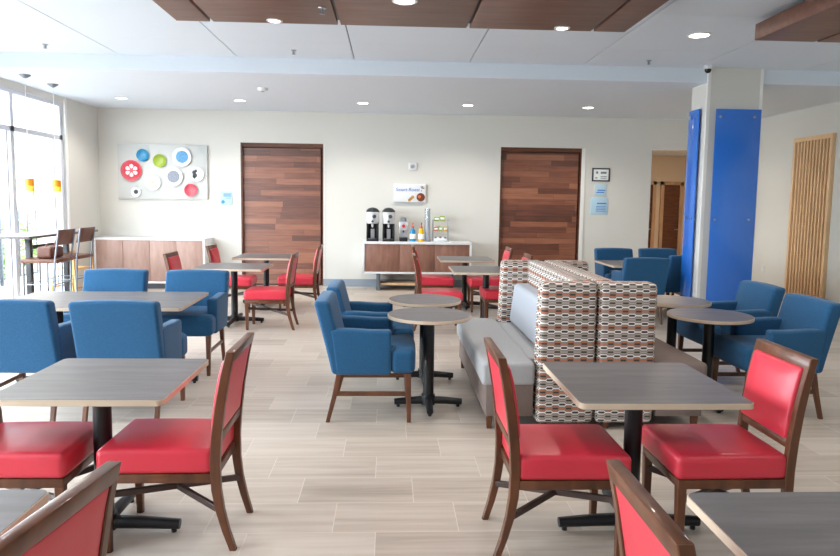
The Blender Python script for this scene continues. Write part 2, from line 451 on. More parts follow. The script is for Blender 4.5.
shrub((-8.1, 13.75, -.04), .6, .8, 'green shrub behind the railing nearer the stone building')
shrub((-8.2, 15.0, -.04), .55, 1.1, 'green shrub between the window mullions against the stone building')

# pillar with blue acrylic panels
PX0, PX1, PY0, PY1 = 4.13, 4.86, 8.74, 9.2
struct(MB().box(PX0, PX1, PY0, PY1, 0, ZH + .02), 'pillar', MAT['wall'])
struct(MB().box(PX0 - .006, PX0 + .035, PY0 - .006, PY0 + .03, 0, ZH).box(PX1 - .035, PX1 + .006, PY0 - .006, PY0 + .03, 0, ZH), 'trim_4', MAT['trimw'])
def panel(label, axis, lo, hi, off, z0, z1):
    t = thing('acrylic_panel', label, 'panel', (0, 0, 0), 0, 'blue panels on the pillar')
    m = MB()
    if axis == 'y': m.box(lo, hi, off - .012, off, z0, z1, .003)
    else: m.box(off - .012, off, lo, hi, z0, z1, .003)
    m.build('sheet', MAT['glassblue'], t)
    for z in (z0 + .1, (z0 + z1) / 2 - .05, z1 - .1):
        for p in (lo + .06, hi - .09):
            q = MB()
            if axis == 'y': q.lathe([(.016, -.0335), (.016, .018), (.012, .022)], (p, off, z), 12, 'y')
            else: q.tube([(off + .0335, p, z), (off - .02, p, z)], .016, 12)
            q.build('standoff', MAT['steel'], t)
panel('wide blue acrylic panel bolted to the pillar face towards the camera', 'y', 4.235, 4.84, PY0 - .034, .1, 2.88)
panel('narrow bright blue acrylic panel bolted to the left side of the pillar', 'x', 8.86, 9.17, PX0 - .034, .1, 2.9)

# slatted wood screen on the right wall
sl = thing('slat_screen', 'tall pale wood screen of vertical slats on the right wall', 'screen', (XR, 10.57, .02))
MB().box(-.06, 0, -.5, .5, 2.66, 2.73, .004).box(-.06, 0, -.5, .5, 0, .07, .004).box(-.06, 0, -.5, -.44, .07, 2.66, .004).box(-.06, 0, .44, .5, .07, 2.66, .004).build('frame', MAT['pine'], sl)
for k in range(10):
    y = -.37 + k * .0822
    MB().box(-.055, -.012, y - .017, y + .017, .07, 2.66, .003).build('slat', MAT['pine'], sl)
MB().box(-.01, 0, -.44, .44, .07, 2.66).build('backing', solid('screen_back', '#b9a58c', .7), sl, 0)

# ------------------------------------------------------------------ ceiling fittings
def cloud(label, x0, x1, y0, y1, seams):
    t = thing('ceiling_panel_raft', label, 'ceiling panel', (0, 0, 3.2), 0, 'wood ceiling rafts')
    e = [x0] + seams + [x1]
    for i in range(len(e) - 1):
        MB().box(e[i] + (.014 if i else 0), e[i + 1] - (.014 if i < len(e) - 2 else 0), y0, y1, 0, .15, .003).build('panel', MAT['cloud'], t)
    MB().box(x0 + .05, x1 - .05, y0 + .05, y1 - .05, .03, .14).build('carrier', MAT['black'], t, 0)
    h = MB()
    for x in (x0 + .4, x1 - .4):
        for y in (y0 + .4, y1 - .4): h.cyl(x, y, .14, .211, .01, 8)
    h.build('hanger', MAT['steel'], t)
cloud('dark wood ceiling raft with four seams at the top centre of the room', -1.91, 2.13, 2.2, 6.22, [-1.6, -.47, .69, 1.83])
cloud('dark wood ceiling raft cut off by the top right corner', 3.45, 6.2, 2.2, 6.4, [4.05, 5.2])

def downlight(loc, label, r=.085):
    t = thing('downlight', label, 'ceiling light', loc, 0, 'recessed downlights')
    MB().lathe([(r + .022, 0), (r + .02, -.006), (r, -.008), (r - .004, -.002), (r - .004, 0)], n=24, cap=False).build('rim', MAT['white'], t)
    MB().lathe([(r - .004, -.001), (r - .004, -.004)], n=24).build('lens', MAT['lampglow'], t)
    l = bpy.data.lights.new('downlight_or_fill_beam', 'SPOT'); l.energy = LP; l.spot_size = 2.4; l.spot_blend = .6; l.color = (1, .93, .84); l.shadow_soft_size = .08
    o = bpy.data.objects.new('downlight_or_fill_beam', l); COL.objects.link(o); o.parent = t; o.location = (0, 0, -.03)
LP = 75
for x, lab in ((-4.37, 'downlight in the low ceiling nearest the left wall corner'), (-2.47, 'downlight in the low ceiling above the left plank door'),
               (-.46, 'downlight in the low ceiling above the coffee urns'), (1.28, 'downlight in the low ceiling between the coffee sign and the right plank door'),
               (3.3, 'downlight in the low ceiling above the right plank door')):
    downlight((x, 11.28, ZL), lab)
LP = 40
downlight((3.23, 7.1, ZH), 'large round downlight in the white ceiling between the two wood rafts', .1)
downlight((.1, 5.43, 3.2), 'downlight at the top edge of the photo in the middle of the wood raft', .08)
downlight((-1.03, 6.13, 3.2), 'downlight on the left front edge of the wood raft', .05)
downlight((1.53, 6.13, 3.2), 'downlight on the right front edge of the wood raft', .05)

for x, y, z in ((-3.3, 7.1, ZH), (-3.3, 4.4, ZH), (.1, 3.4, 3.2), (-1.03, 4.4, 3.2), (1.53, 4.4, 3.2), (3.23, 4.4, ZH), (4.6, 5.0, 3.2), (-3.3, 1.0, ZH), (0, .5, ZH), (3.3, 1.0, ZH)):  # added fill spots without fittings, to even out the room's brightness
    l = bpy.data.lights.new('downlight_or_fill_beam', 'SPOT'); l.energy = 40; l.spot_size = 2.4; l.spot_blend = .6; l.color = (1, .95, .89); l.shadow_soft_size = .08
    o = bpy.data.objects.new('downlight_or_fill_beam', l); COL.objects.link(o); o.location = (x, y, z - .04)

def sprinkler(loc, label):
    t = thing('sprinkler', label, 'sprinkler', loc, 0, 'ceiling sprinklers')
    MB().lathe([(.035, 0), (.033, -.006), (.012, -.008)], n=16).build('escutcheon', MAT['steel'], t)
    MB().cyl(0, 0, -.045, -.006, .008, 8).box(-.018, -.013, -.003, .003, -.04, -.01).box(.013, .018, -.003, .003, -.04, -.01).build('frame', MAT['steel'], t)
    MB().cyl(0, 0, -.05, -.045, .022, 12).build('deflector', MAT['steel'], t)
sprinkler((-.57, 5.69, 3.2), 'sprinkler head hanging from the wood raft')
sprinkler((-1.17, 8.3, ZH), 'small sprinkler on the white ceiling just behind the wood raft')
sprinkler((-4.08, 8.3, ZH), 'small sprinkler on the white ceiling at the upper left')
sprinkler((3.2, 8.4, ZH), 'small sprinkler on the white ceiling near the pillar')
t = thing('smoke_detector', 'white round smoke detector on the low ceiling near the left plank door', 'smoke detector', (-1.85, 9.96, ZL))
MB().lathe([(.075, 0), (.075, -.02), (.06, -.045), (.03, -.05)], n=24).build('housing', MAT['white'], t)
MB().lathe([(.028, -.05), (.02, -.056)], n=16).build('sensor', MAT['greymetal'], t)
t = thing('security_camera', 'small white dome camera with black lens at the top left of the pillar', 'camera', (4.06, 8.62, ZH))
MB().lathe([(.055, 0), (.055, -.035), (.045, -.045)], n=20).build('housing', MAT['white'], t)
MB().lathe([(.042, -.045), (.04, -.07), (.025, -.09), (.004, -.097)], n=20).build('dome', MAT['smoke'], t)

def pendant(loc, label, cols):
    t = thing('pendant_lamp', label, 'pendant lamp', loc, 0, 'pendants over the bar table')
    MB().lathe([(.075, 0), (.07, -.012), (.03, -.04), (.01, -.05)], n=24).build('canopy', MAT['greymetal'], t)
    MB().cyl(0, 0, -1.37, -.04, .004, 8).build('cord', MAT['white'], t)
    MB().lathe([(.045, -1.36), (.06, -1.365), (.062, -1.46), (.058, -1.46), (.056, -1.37)], n=24, cap=False).build('shade', MAT['orange'], t)
    MB().lathe([(.062, -1.46), (.063, -1.53), (.059, -1.53), (.058, -1.46)], n=24, cap=False).build('shade_band', MAT['yellow'], t)
    MB().lathe([(.063, -1.53), (.063, -1.6), (.059, -1.6), (.059, -1.53)], n=24, cap=False).build('shade_rim', MAT['pale'], t)
    MB().lathe([(.004, -1.4), (.025, -1.43), (.025, -1.48), (.004, -1.5)], n=12).build('bulb', MAT['pale'], t)
pendant((-4.84, 9.28, ZL), 'amber and yellow glass pendant lamp hanging nearer the camera', 0)
pendant((-4.84, 10.02, ZL), 'amber and yellow glass pendant lamp hanging nearer the wall corner', 0)

# ------------------------------------------------------------------ red dining chairs (sitter faces +x)
def make_red():
    t = thing('dining_chair', '', 'chair', (0, 0, 0), 0, 'red vinyl dining chairs')
    def seatf(o):
        k = (.29 + .0) ; x = (o.x + .26) / .52
        wy = 1 + .03 * (x - .5)
        cr = max(0, 1 - (o.x / .26) ** 2) * max(0, 1 - (o.y / .23) ** 2)
        return (o.x, o.y * wy, o.z + (.014 * cr if o.z > 0 else 0))
    MB().rbox((.02, 0, .438), (.53, .46, .12), .036, 3, 6, seatf).build('seat', MAT['vinyl'], t, 60)
    MB().box(-.25, .27, -.222, .222, .335, .38, .005).build('seat_frame', MAT['chairwood'], t)
    for sy in (-1, 1):
        lg = MB().leg([(.245, sy * .2, 0, .032, .03), (.248, sy * .2, .2, .04, .036), (.25, sy * .2, .345, .044, .04)]).build('leg', MAT['chairwood'], t)
        MB().cyl(.245, sy * .2, 0, .008, .018, 10).build('glide', MAT['black'], lg)
        prof = [(-.325, 0, .03), (-.294, .1, .035), (-.27, .2, .04), (-.256, .3, .044), (-.253, .42, .046), (-.261, .55, .046), (-.28, .7, .044), (-.305, .84, .041), (-.33, .95, .038)]
        lg = MB().leg([(x, sy * (.19 + .022 * min(1, z / .45)), z, dx, .034) for x, z, dx in prof]).build('leg', MAT['chairwood'], t)
        MB().cyl(-.325, sy * .19, 0, .008, .017, 10).build('glide', MAT['black'], lg)
    def bx(z): # centre line of the post
        p = [(q[1], q[0]) for q in prof]
        for i in range(len(p) - 1):
            if p[i][0] <= z <= p[i + 1][0]:
                u = (z - p[i][0]) / (p[i + 1][0] - p[i][0]); return p[i][1] + u * (p[i + 1][1] - p[i][1])
        return p[-1][1]
    f = MB()
    def railf(zc):
        return lambda o: (o.x + bx(min(.95, zc + o.z)), o.y, o.z)
    f.rbox((0, 0, .924), (.041, .455, .056), .006, 1, 2, railf(.924)).build('top_rail', MAT['chairwood'], t)
    MB().rbox((0, 0, .545), (.038, .4, .045), .005, 1, 2, railf(.545)).build('lower_rail', MAT['chairwood'], t)
    zc, hh = .733, .338
    def backf(o):
        z = zc + o.z
        cr = max(0, 1 - (o.z / (hh / 2)) ** 2) * max(0, 1 - (o.y / .2) ** 2)
        x = o.x + (.022 * cr ** .6 if o.x > 0 else 0)
        return (x + bx(z) + .008, o.y, o.z)
    MB().rbox((0, 0, zc), (.05, .398, hh), .016, 2, (1, 6, 6), backf).build('backrest', MAT['vinyl'], t, 60)
    pts = []
    for (y, z) in ((-.192, .575), (-.192, .89), (.192, .89), (.192, .575)):
        pts.append((bx(z) + .03, y, z))
    pp = []
    for i in range(4):
        a, b_ = Vector(pts[i]), Vector(pts[(i + 1) % 4])
        pp += [a.lerp(b_, u) for u in (0.04, .35, .65, .96)]
    MB().tube(pp, .005, 6, False, True).build('piping', MAT['vinyl'], t.children[-1])
    MB().bar((-.27, -.19, .19), (.245, .19, .27), .022, .03).build('stretcher', MAT['darkwood'], t)
    MB().bar((-.27, .19, .19), (.245, -.19, .27), .022, .03).build('stretcher', MAT['darkwood'], t)
    return t
red, ru = make_red(), [False]
FR, FL = 0, PI
put(red, ru, (.835, 3.14, 0), FR, 'red dining chair facing right at the dark table before the patterned bench')
put(red, ru, (1.61, 3.14, 0), FL, 'red dining chair facing left at the dark table before the patterned bench')
put(red, ru, (-1.045, 3.235, 0), FL, 'red dining chair facing left at the large grey table on the left')
put(red, ru, (-1.725, 3.19, 0), FR, 'red dining chair cut off by the left edge, facing right at the grey table')
put(red, ru, (-1.077, 1.565, 0), FL - .13, 'red dining chair whose dark back fills the bottom left corner')
put(red, ru, (.945, 1.52, 0), FR, 'red dining chair whose pink-lit back rises at the bottom edge right of centre')
put(red, ru, (-1.515, 8.52, 0), FL, 'red dining chair right of the nearer small grey table by the left plank door')
put(red, ru, (-1.35, 10.02, 0), FL, 'red dining chair standing right in front of the left plank door')
put(red, ru, (-2.39, 8.43, 0), FR, 'red dining chair in front of the credenza middle, only its back showing above blue chairs')
put(red, ru, (-2.25, 9.8, 0), FR, 'red dining chair at the right end of the credenza')
put(red, ru, (.64, 8.5, 0), FR, 'red dining chair facing right at the nearer table before the coffee counter')
put(red, ru, (.68, 10.05, 0), FR, 'red dining chair facing right, closest to the coffee counter')
put(red, ru, (1.50, 8.72, 0), FL, 'red dining chair tucked behind the patterned bench, facing left at the nearer table')
put(red, ru, (1.47, 9.95, 0), FL, 'red dining chair whose back shows above the bench before the right plank door')

# ------------------------------------------------------------------ tables
def pedestal(t, x, y, rot, arm=.36, r=.043, top=.72, zfoot=.0):
    MB().cyl(x, y, .05, top - .012, r, 24).build('column', MAT['black'], t)
    MB().box(x - .2, x + .2, y - .2, y + .2, top - .014, top, .003).build('mount_plate', MAT['black'], t)
    f = MB()
    for k in range(4):
        a = rot + k * PI / 2; dx, dy = math.cos(a), math.sin(a)
        f.tube([(x, y, .055), (x + dx * arm * .5, y + dy * arm * .5, .05), (x + dx * arm, y + dy * arm, .04)], [.033, .03, .025], 12)
    f.cyl(x, y, .02, .1, .055, 20)
    b = f.build('base', MAT['black'], t, 50)
    for k in range(4):
        a = rot + k * PI / 2
        MB().cyl(x + math.cos(a) * (arm - .03), y + math.sin(a) * (arm - .03), 0, .022, .014, 10).build('glide', MAT['black'], b)
def rect_table(label, cx, cy, sx, sy, rz=0, brot=0, peds=((0, 0),), group='rectangular grey tables', arm=.36):
    t = thing('dining_table', label, 'table', (cx, cy, 0), rz, group)
    def rr(x, y, z0, z1, rad):
        out = []
        for z in (z0, z1):
            ring = []
            for (qx, qy, a0) in ((1, 1, 0), (-1, 1, 90), (-1, -1, 180), (1, -1, 270)):
                for k in range(5):
                    a = math.radians(a0 + k * 22.5)
                    ring.append((qx * (x - rad) + rad * math.cos(a), qy * (y - rad) + rad * math.sin(a), z))
            out.append(ring)
        return out
    MB().loft(rr(sx / 2 - .004, sy / 2 - .004, .72, .75, .03)).build('tabletop', MAT['lam'], t)
    e = MB()
    A = rr(sx / 2, sy / 2, .722, .748, .034); B = rr(sx / 2 - .006, sy / 2 - .006, .721, .749, .03)
    e.loft([B[0], A[0], A[1], B[1]], False)
    e.build('edge_band', MAT['edge'], t)
    for (px, py) in peds: pedestal(t, px, py, brot, arm)
    return t
rect_table('dark grey table in front of the patterned bench, between two red chairs', 1.265, 3.275, .81, .77, 0, 0, ((-.04, -.07),))
rect_table('light-reflecting grey table at the left with a red chair either side', -1.39, 3.33, .79, .78, 0, 0, ((.01, -.11),))
rect_table('dark grey table cut off by the bottom right corner', 1.32, 1.55, .79, .86)
rect_table('grey table corner just showing at the bottom left', -1.42, 1.60, .79, .86)
rect_table('long grey table among the four blue chairs on the left', -2.47, 5.89, 1.56, .95, math.radians(1.5), 0, ((-.4, 0), (.42, 0)))
rect_table('small grey table, the nearer of two by the left plank door', -2.03, 8.83, .89, .8, 0, 0, ((0, 0),), arm=.38)
rect_table('small grey table, the farther of two by the left plank door', -1.9, 10.4, .87, .84)
rect_table('grey table half hidden by the bench, nearer of two before the coffee counter', 1.27, 8.7, .92, .85)
rect_table('grey table, the one closest to the coffee counter', 1.17, 10.3, .82, .8)
rect_table('long grey table among the blue chairs behind the bench near the corridor', 4.05, 9.79, 1.75, .92, 0, 0, ((-.45, 0), (.62, 0)))
def round_table(label, x, y, legs=True, R=.33):
    t = thing('round_table', label, 'table', (x, y, 0), 0, 'round pedestal tables')
    MB().lathe([(R - .004, .72), (R - .004, .75)], n=48).build('tabletop', MAT['lam'], t)
    MB().lathe([(R - .006, .721), (R, .724), (R, .746), (R - .006, .749)], n=48, cap=False).build('edge_band', MAT['edge'], t)
    pedestal(t, 0, 0, 0, .27)
round_table('round grey table nearer the camera, between a blue chair and the bench', .32, 5.23)
round_table('round grey table behind the other one, beside the far blue chair and the bench', .325, 6.03)
round_table('round dark table nearer the camera at the right, beside a blue chair', 2.62, 5.3)
round_table('round dark table partly behind the bench end, in front of the pillar', 2.65, 6.08)

# ------------------------------------------------------------------ blue armchairs (sitter faces +x)
def make_blue():
    t = thing('armchair', '', 'chair', (0, 0, 0), 0, 'blue upholstered armchairs')
    def bf(o):
        z = o.z + .28
        return (o.x - .135 * (z / .54) ** 1.1 + .006 * math.cos(o.y * 4), o.y, o.z + .012 * (1 - (o.y / .31) ** 2) * (o.z > 0.2))
    MB().rbox((-.21, 0, .635), (.115, .61, .54), .035, 3, (1, 4, 5), bf).build('backrest', MAT['blue'], t, 60)
    # seat: deep cushion with wings in front of the arms
    def sf(o):
        return (o.x + .012 * max(0, 1 - (o.y / .3) ** 2) * (o.x > 0), o.y, o.z + (.018 * max(0, 1 - (o.y / .3) ** 2) if o.z > 0 else 0))
    MB().rbox((.03, 0, .46), (.55, .43, .19), .035, 3, 4, sf).rbox((.25, 0, .462), (.18, .61, .185), .045, 3, 4, sf).build('seat', MAT['blue'], t, 60)
    for sy in (-1, 1):
        def af(o, sy=sy):
            z = (o.z + .165) / .33
            return (o.x + (-.05 * z if o.x < 0 else .0), o.y, o.z + (.01 * (o.x < 0) if o.z > 0 else 0))
        MB().rbox((-.035, sy * .262, .53), (.4, .095, .33), .036, 3, 3, af).build('arm', MAT['blue'], t, 60)
        MB().leg([(.3, sy * .262, 0, .03, .03), (.29, sy * .262, .37, .046, .044)]).build('leg', MAT['chairwood'], t)
        MB().leg([(-.3, sy * .255, 0, .03, .03), (-.25, sy * .255, .2, .036, .036), (-.215, sy * .255, .37, .044, .04)]).build('leg', MAT['chairwood'], t)
        MB().bar((-.25, sy * .257, .215), (.293, sy * .26, .215), .022, .032).build('stretcher', MAT['chairwood'], t)
    return t
blu, bu = make_blue(), [False]
put(blu, bu, (-.145, 5.11, 0), 0, 'blue armchair facing right in the aisle, nearer the camera')
put(blu, bu, (-.13, 5.87, 0), 0, 'blue armchair facing right in the aisle, behind the nearer one')
put(blu, bu, (3.05, 5.17, 0), PI, 'blue armchair cut off at the right edge, facing the round table')
put(blu, bu, (3.15, 6.08, 0), PI, 'blue armchair in front of the pillar, facing the round table')
put(blu, bu, (-2.66, 5.09, 0), PI / 2, 'blue armchair seen from behind, cut off by the left edge')
put(blu, bu, (-1.925, 5.09, 0), PI / 2, 'blue armchair seen from behind, directly behind the large left table')
put(blu, bu, (-2.73, 6.47, 0), -PI / 2, 'blue armchair on the far side of the left long table, nearer the bar stools')
put(blu, bu, (-1.92, 6.45, 0), -PI / 2, 'blue armchair on the far side of the left long table, its seat showing')
put(blu, bu, (3.61, 10.3, 0), -PI / 2, 'blue armchair against the back wall, left one of the far pair by the corridor')
put(blu, bu, (4.35, 10.34, 0), -PI / 2, 'blue armchair in front of the corridor opening, right one of the far pair')
put(blu, bu, (3.45, 9.15, 0), PI / 2, 'blue armchair seen from behind just above the bench, left of the pillar')
put(blu, bu, (4.27, 9.63, 0), PI / 2, 'blue armchair mostly hidden behind the blue panelled pillar')

# ------------------------------------------------------------------ back-to-back benches
def make_bench(sx, label):
    """sx=-1 sits on the left of the seam, +1 on the right; x measured from the seam"""
    t = thing('banquette_bench', label, 'bench', (1.495, 4.66, 0), 0, 'back to back patterned benches')
    X = lambda a, b_: (min(sx * a, sx * b_), max(sx * a, sx * b_))
    for (y0, y1) in ((0, .18), (1.68, 1.86)):
        a, b_ = X(.008, .43)
        MB().rbox(((a + b_) / 2, (y0 + y1) / 2, .563), (b_ - a, y1 - y0, 1.026), .04, 3, 2, (lambda o: (o.x + (.03 * max(0, o.z + .2) if sx < 0 and o.x < 0 else 0), o.y, o.z))).build('end_panel', MAT['hexf'], t, 50, True)
    a, b_ = X(.008, .165)
    MB().rbox(((a + b_) / 2, .93, .575), (b_ - a, 1.56, 1.01), .03, 3, 2).build('back', MAT['hexf'], t, 50, True)
    a, b_ = X(.16, .6)
    def sf(o):
        return o
    # seat fills between the end panels and runs out in front of them
    m = MB().rbox(((a + b_) / 2, .93, .404), (b_ - a, 1.49, .165), .03, 3, 4, sf)
    a, b_ = X(.44, .825)
    m.rbox(((a + b_) / 2, .93, .41), (b_ - a, 1.85, .17), .03, 3, 4, sf)
    m.build('seat', MAT['seatgrey'] if sx < 0 else MAT['taupe'], t, 60)  # right seat goes taupe: the shade on it is put into the colour
    a, b_ = X(.16, .81)
    a, b_ = X(.16, .6); m = MB().box(a, b_, .19, 1.67, .11, .325, .01); a, b_ = X(.45, .795)
    m.box(a, b_, .01, 1.85, .1, .335, .01).build('seat_base', MAT['taupe'], t)
    def cf(o):
        z = o.z / .22
        return (o.x + (-sx) * (.05 * (z * .5 + .5)) - (-sx) * .025, o.y, o.z)
    MB().rbox((sx * .245, .93, .685), (.16, 1.44, .37), .075, 4, 4, cf).build('back_cushion', MAT['cushgrey'], t, 60)
    for y in (.06, 1.8):
        for x in (.10, .36, .76):
            MB().leg([(sx * x, y, 0, .035, .035), (sx * x, y, .11, .05, .05)]).build('leg', MAT['chairwood'], t)
    return t
make_bench(-1, 'patterned bench with grey seat and cushion facing left into the aisle')
make_bench(1, 'patterned bench facing right towards the round dark tables')

# ------------------------------------------------------------------ coffee counter
cx0, cx1, cyf, ct = -.48, 1.48, 11.98, .885
t = thing('coffee_counter', 'low counter with dark wood front and white frame under the coffee sign', 'counter', (0, 0, 0))
MB().box(cx0, cx1, cyf, YB - .02, ct - .04, ct, .004).box(cx0, cx0 + .035, cyf, YB - .02, .32, ct - .04, .003).box(cx1 - .035, cx1, cyf, YB - .02, .32, ct - .04, .003).box(cx0, cx1, cyf, YB - .02, .31, .345, .003).build('frame', MAT['white'], t)
for k in range(3):
    w_ = (cx1 - cx0 - .07) / 3; a = cx0 + .035 + k * w_
    MB().box(a + .002, a + w_ - .002, cyf + .015, cyf + .04, .347, ct - .042, .002).build('front_panel', MAT['cabwood'], t)
for x in (-.2, 1.12):
    MB().box(x - .035, x + .035, cyf + .05, YB - .1, 0, .31, .003).build('leg', MAT['greymetal'], t)
MB().box(-.165, 1.085, cyf + .1, YB - .12, .09, .13, .003).build('shelf', MAT['pine'], t)

def urn(x, label):
    t = thing('coffee_urn', label, 'coffee urn', (x, 12.2, ct), 0, 'coffee urns')
    MB().box(-.11, .11, -.11, .13, 0, .04, .01).box(-.11, .11, .02, .13, .04, .32, .01).box(-.11, -.075, -.09, .05, .04, .32, .006).box(.075, .11, -.09, .05, .04, .32, .006).build('base', MAT['black'], t)
    MB().lathe([(.118, .32), (.122, .33), (.122, .52), (.115, .53)], n=28).build('body', MAT['silver'], t)
    MB().lathe([(.12, .53), (.115, .555), (.08, .59), (.04, .605), (.01, .61)], n=28).build('lid', MAT['black'], t)
    MB().lathe([(.035, .115), (.035, .135), (.025, .14)], (.03, 0, .45), 16, 'y').build('dial', MAT['dark'], t)
    MB().lathe([(.022, .115), (.022, .13)], (-.0, 0, .36), 12, 'y').build('badge', MAT['dark'], t)
    MB().tube([(0, -.1, .31), (0, -.1, .27), (0, -.1, .25)], [.022, .018, .012], 10).build('spout', MAT['silver'], t)
    MB().box(-.035, .035, .0, .02, .05, .22, .006).build('gauge', MAT['silver'], t)
    MB().box(-.085, .085, -.1, .02, .04, .05, .003).build('drip_tray', MAT['steel'], t)
urn(-.31, 'tall black and silver coffee urn at the left end of the counter')
urn(-.02, 'tall black and silver coffee urn second from the left on the counter')
t = thing('creamer_dispenser', 'silver creamer dispenser with black base right of the coffee urns', 'dispenser', (.25, 12.25, ct))
MB().box(-.075, .075, -.1, .12, 0, .07, .006).build('base', MAT['black'], t)
MB().box(-.08, .08, .02, .12, .07, .2, .006).box(-.08, .08, -.08, .12, .2, .36, .015).build('body', MAT['silver'], t)
MB().lathe([(.05, 0), (.048, .03), (.02, .045)], (0, -.02, .4), 16).cyl(0, -.02, .36, .4, .055, 16).build('lid', MAT['pgrey'], t)
MB().lathe([(.03, .081), (.03, .095)], (0, 0, .28), 14, 'y').build('badge', MAT['red'], t)
MB().cyl(0, -.05, .16, .2, .014, 10).build('spout', MAT['black'], t)
def pump(x, mat, label):
    t = thing('pump_bottle', label, 'bottle', (x, 12.2, ct), 0, 'pump bottles')
    MB().lathe([(.05, 0), (.054, .01), (.054, .15), (.045, .2), (.022, .23), (.02, .245)], n=20).build('bottle', mat, t)
    MB().lathe([(.0555, .05), (.0555, .14)], n=20, cap=False).build('bottle_label', MAT['paper'], t)
    MB().cyl(0, 0, .245, .275, .024, 14).cyl(0, 0, .275, .33, .008, 8).tube([(0, 0, .335), (0, -.05, .335), (0, -.06, .32)], .012, 8).build('pump', MAT['pumpred'], t)
pump(.42, MAT['syrblue'], 'blue syrup bottle with red pump top on the counter')
pump(.575, MAT['syryel'], 'yellow syrup bottle with red pump top on the counter')
t = thing('cup_dispenser', 'tall clear tube of stacked paper cups on the counter', 'cup dispenser', (.69, 12.25, ct))
MB().lathe([(.056, 0), (.056, .6), (.052, .6), (.052, .02)], n=20, cap=False).build('tube', MAT['clear'], t)
m = MB()
for k in range(22): m.lathe([(.036, .01 + k * .0255), (.047, .01 + k * .0255 + .022), (.049, .01 + k * .0255 + .025)], n=16)
o = m.build('cup_stack', MAT['cup'], t); o['kind'] = 'stuff'
MB().lathe([(.065, 0), (.065, .012), (.057, .015)], n=20).build('base', MAT['greymetal'], t)
t = thing('condiment_rack', 'small wire rack with tiers of tea and sachets at the right of the counter', 'rack', (.93, 12.28, ct))
for z in (.005, .19, .37): MB().box(-.14, .14, -.1, .1, z, z + .008, .002).build('shelf', MAT['clear'] if z > .1 else MAT['white'], t)
for x in (-.138, .138):
    for y in (-.096, .096): MB().cyl(x, y, 0, .4, .004, 8).build('post', MAT['greymetal'], t)
def box_item(name, cat, x, z, s, mat, label, group):
    t = thing(name, label, cat, (.93 + x, 12.26, ct + z), 0, group)
    MB().box(-s[0] / 2, s[0] / 2, -s[1] / 2, s[1] / 2, 0, s[2], .003).build('carton', mat, t)
    MB().box(-s[0] / 2 + .008, s[0] / 2 - .008, -s[1] / 2 - .002, -s[1] / 2, s[2] * .3, s[2] * .75).build('carton_label', MAT['paper'], t, 0)
TG = 'tea boxes on the rack'
box_item('tea_box', 'box', -.075, .378, (.09, .09, .075), MAT['teagreen'], 'green tea box on the left of the rack top tier', TG)
box_item('tea_box', 'box', .03, .378, (.09, .09, .09), MAT['teagreen'], 'taller green and white tea box on the rack top tier', TG)
box_item('tea_box', 'box', -.085, .198, (.08, .09, .07), MAT['teaor'], 'orange tea box at the left of the rack middle tier', TG)
box_item('tea_box', 'box', .0, .198, (.07, .09, .08), MAT['teagreen'], 'green tea box in the middle of the rack middle tier', TG)
box_item('tea_box', 'box', .085, .198, (.07, .09, .075), MAT['syryel'], 'yellow tea box at the right of the rack middle tier', TG)
t = thing('sachet_tray', 'white tray of sachets on the bottom tier of the rack', 'tray', (.93, 12.26, ct + .013))
MB().box(-.12, .12, -.08, .08, 0, .05, .004).build('tray', MAT['white'], t)
for k in range(5): MB().box(-.105 + k * .045, -.075 + k * .045, -.06, .06, .045, .075, .003).build('sachet', MAT['paper'] if k % 2 else MAT['pgrey'], t)

# sign over the counter
t = thing('coffee_sign', 'white wall sign reading Smart Roast with a coffee cup picture', 'sign', (0, YB - .05, 0))
MB().box(.07, .66, -.012, .05, 1.60, 1.935, .004).build('board', MAT['white'], t)
def text(s_, size, loc, mat, parent, name='lettering', rot=(PI / 2, 0, 0), shear=0.):
    c = bpy.data.curves.new(name, 'FONT'); c.body = s_; c.size = size; c.extrude = .001; c.shear = shear
    c.materials.append(mat)
    tmp = bpy.data.objects.new(name, c); COL.objects.link(tmp)
    me = bpy.data.meshes.new_from_object(tmp.evaluated_get(bpy.context.evaluated_depsgraph_get()))
    bpy.data.objects.remove(tmp); bpy.data.curves.remove(c)
    o = bpy.data.objects.new(name, me); COL.objects.link(o); o.location = loc; o.rotation_euler = rot; o.parent = parent
    return o
text('Smart Roast', .09, (.1, -.0145, 1.80), MAT['inkblue'], t, shear=.2)
MB().lathe([(.078, .012), (.078, .016)], (.57, 0, 1.69), 24, 'y').build('cup_picture', MAT['choc'], t)
MB().lathe([(.03, .016), (.03, .0175)], (.545, 0, 1.70), 16, 'y').build('coffee_picture', MAT['teaor'], t)
m = MB()
for (x, z, r) in ((.385, 1.66, .03), (.42, 1.69, .032), (.36, 1.635, .028)): m.lathe([(r, .012), (r, .015)], (x, 0, z), 14, 'y')
m.build('cookie_picture', MAT['cookie'], t)
m = MB().box(.56, .64, -.0145, -.012, 1.875, 1.885).box(.585, .6, -.0145, -.012, 1.84, 1.9).box(.61, .635, -.0145, -.012, 1.845, 1.86).box(.575, .595, -.0145, -.012, 1.80, 1.815)
m.build('emblem', MAT['dark'], t, 0)
# alarm
t = thing('wall_alarm', 'small white strobe alarm high on the wall above the coffee sign', 'alarm', (.415, YB, 2.26))
MB().box(-.075, .075, -.035, 0, -.07, .07, .008).build('housing', MAT['white'], t)
MB().box(-.04, .04, -.05, -.035, -.035, .03, .008).build('lens', MAT['clear'], t)

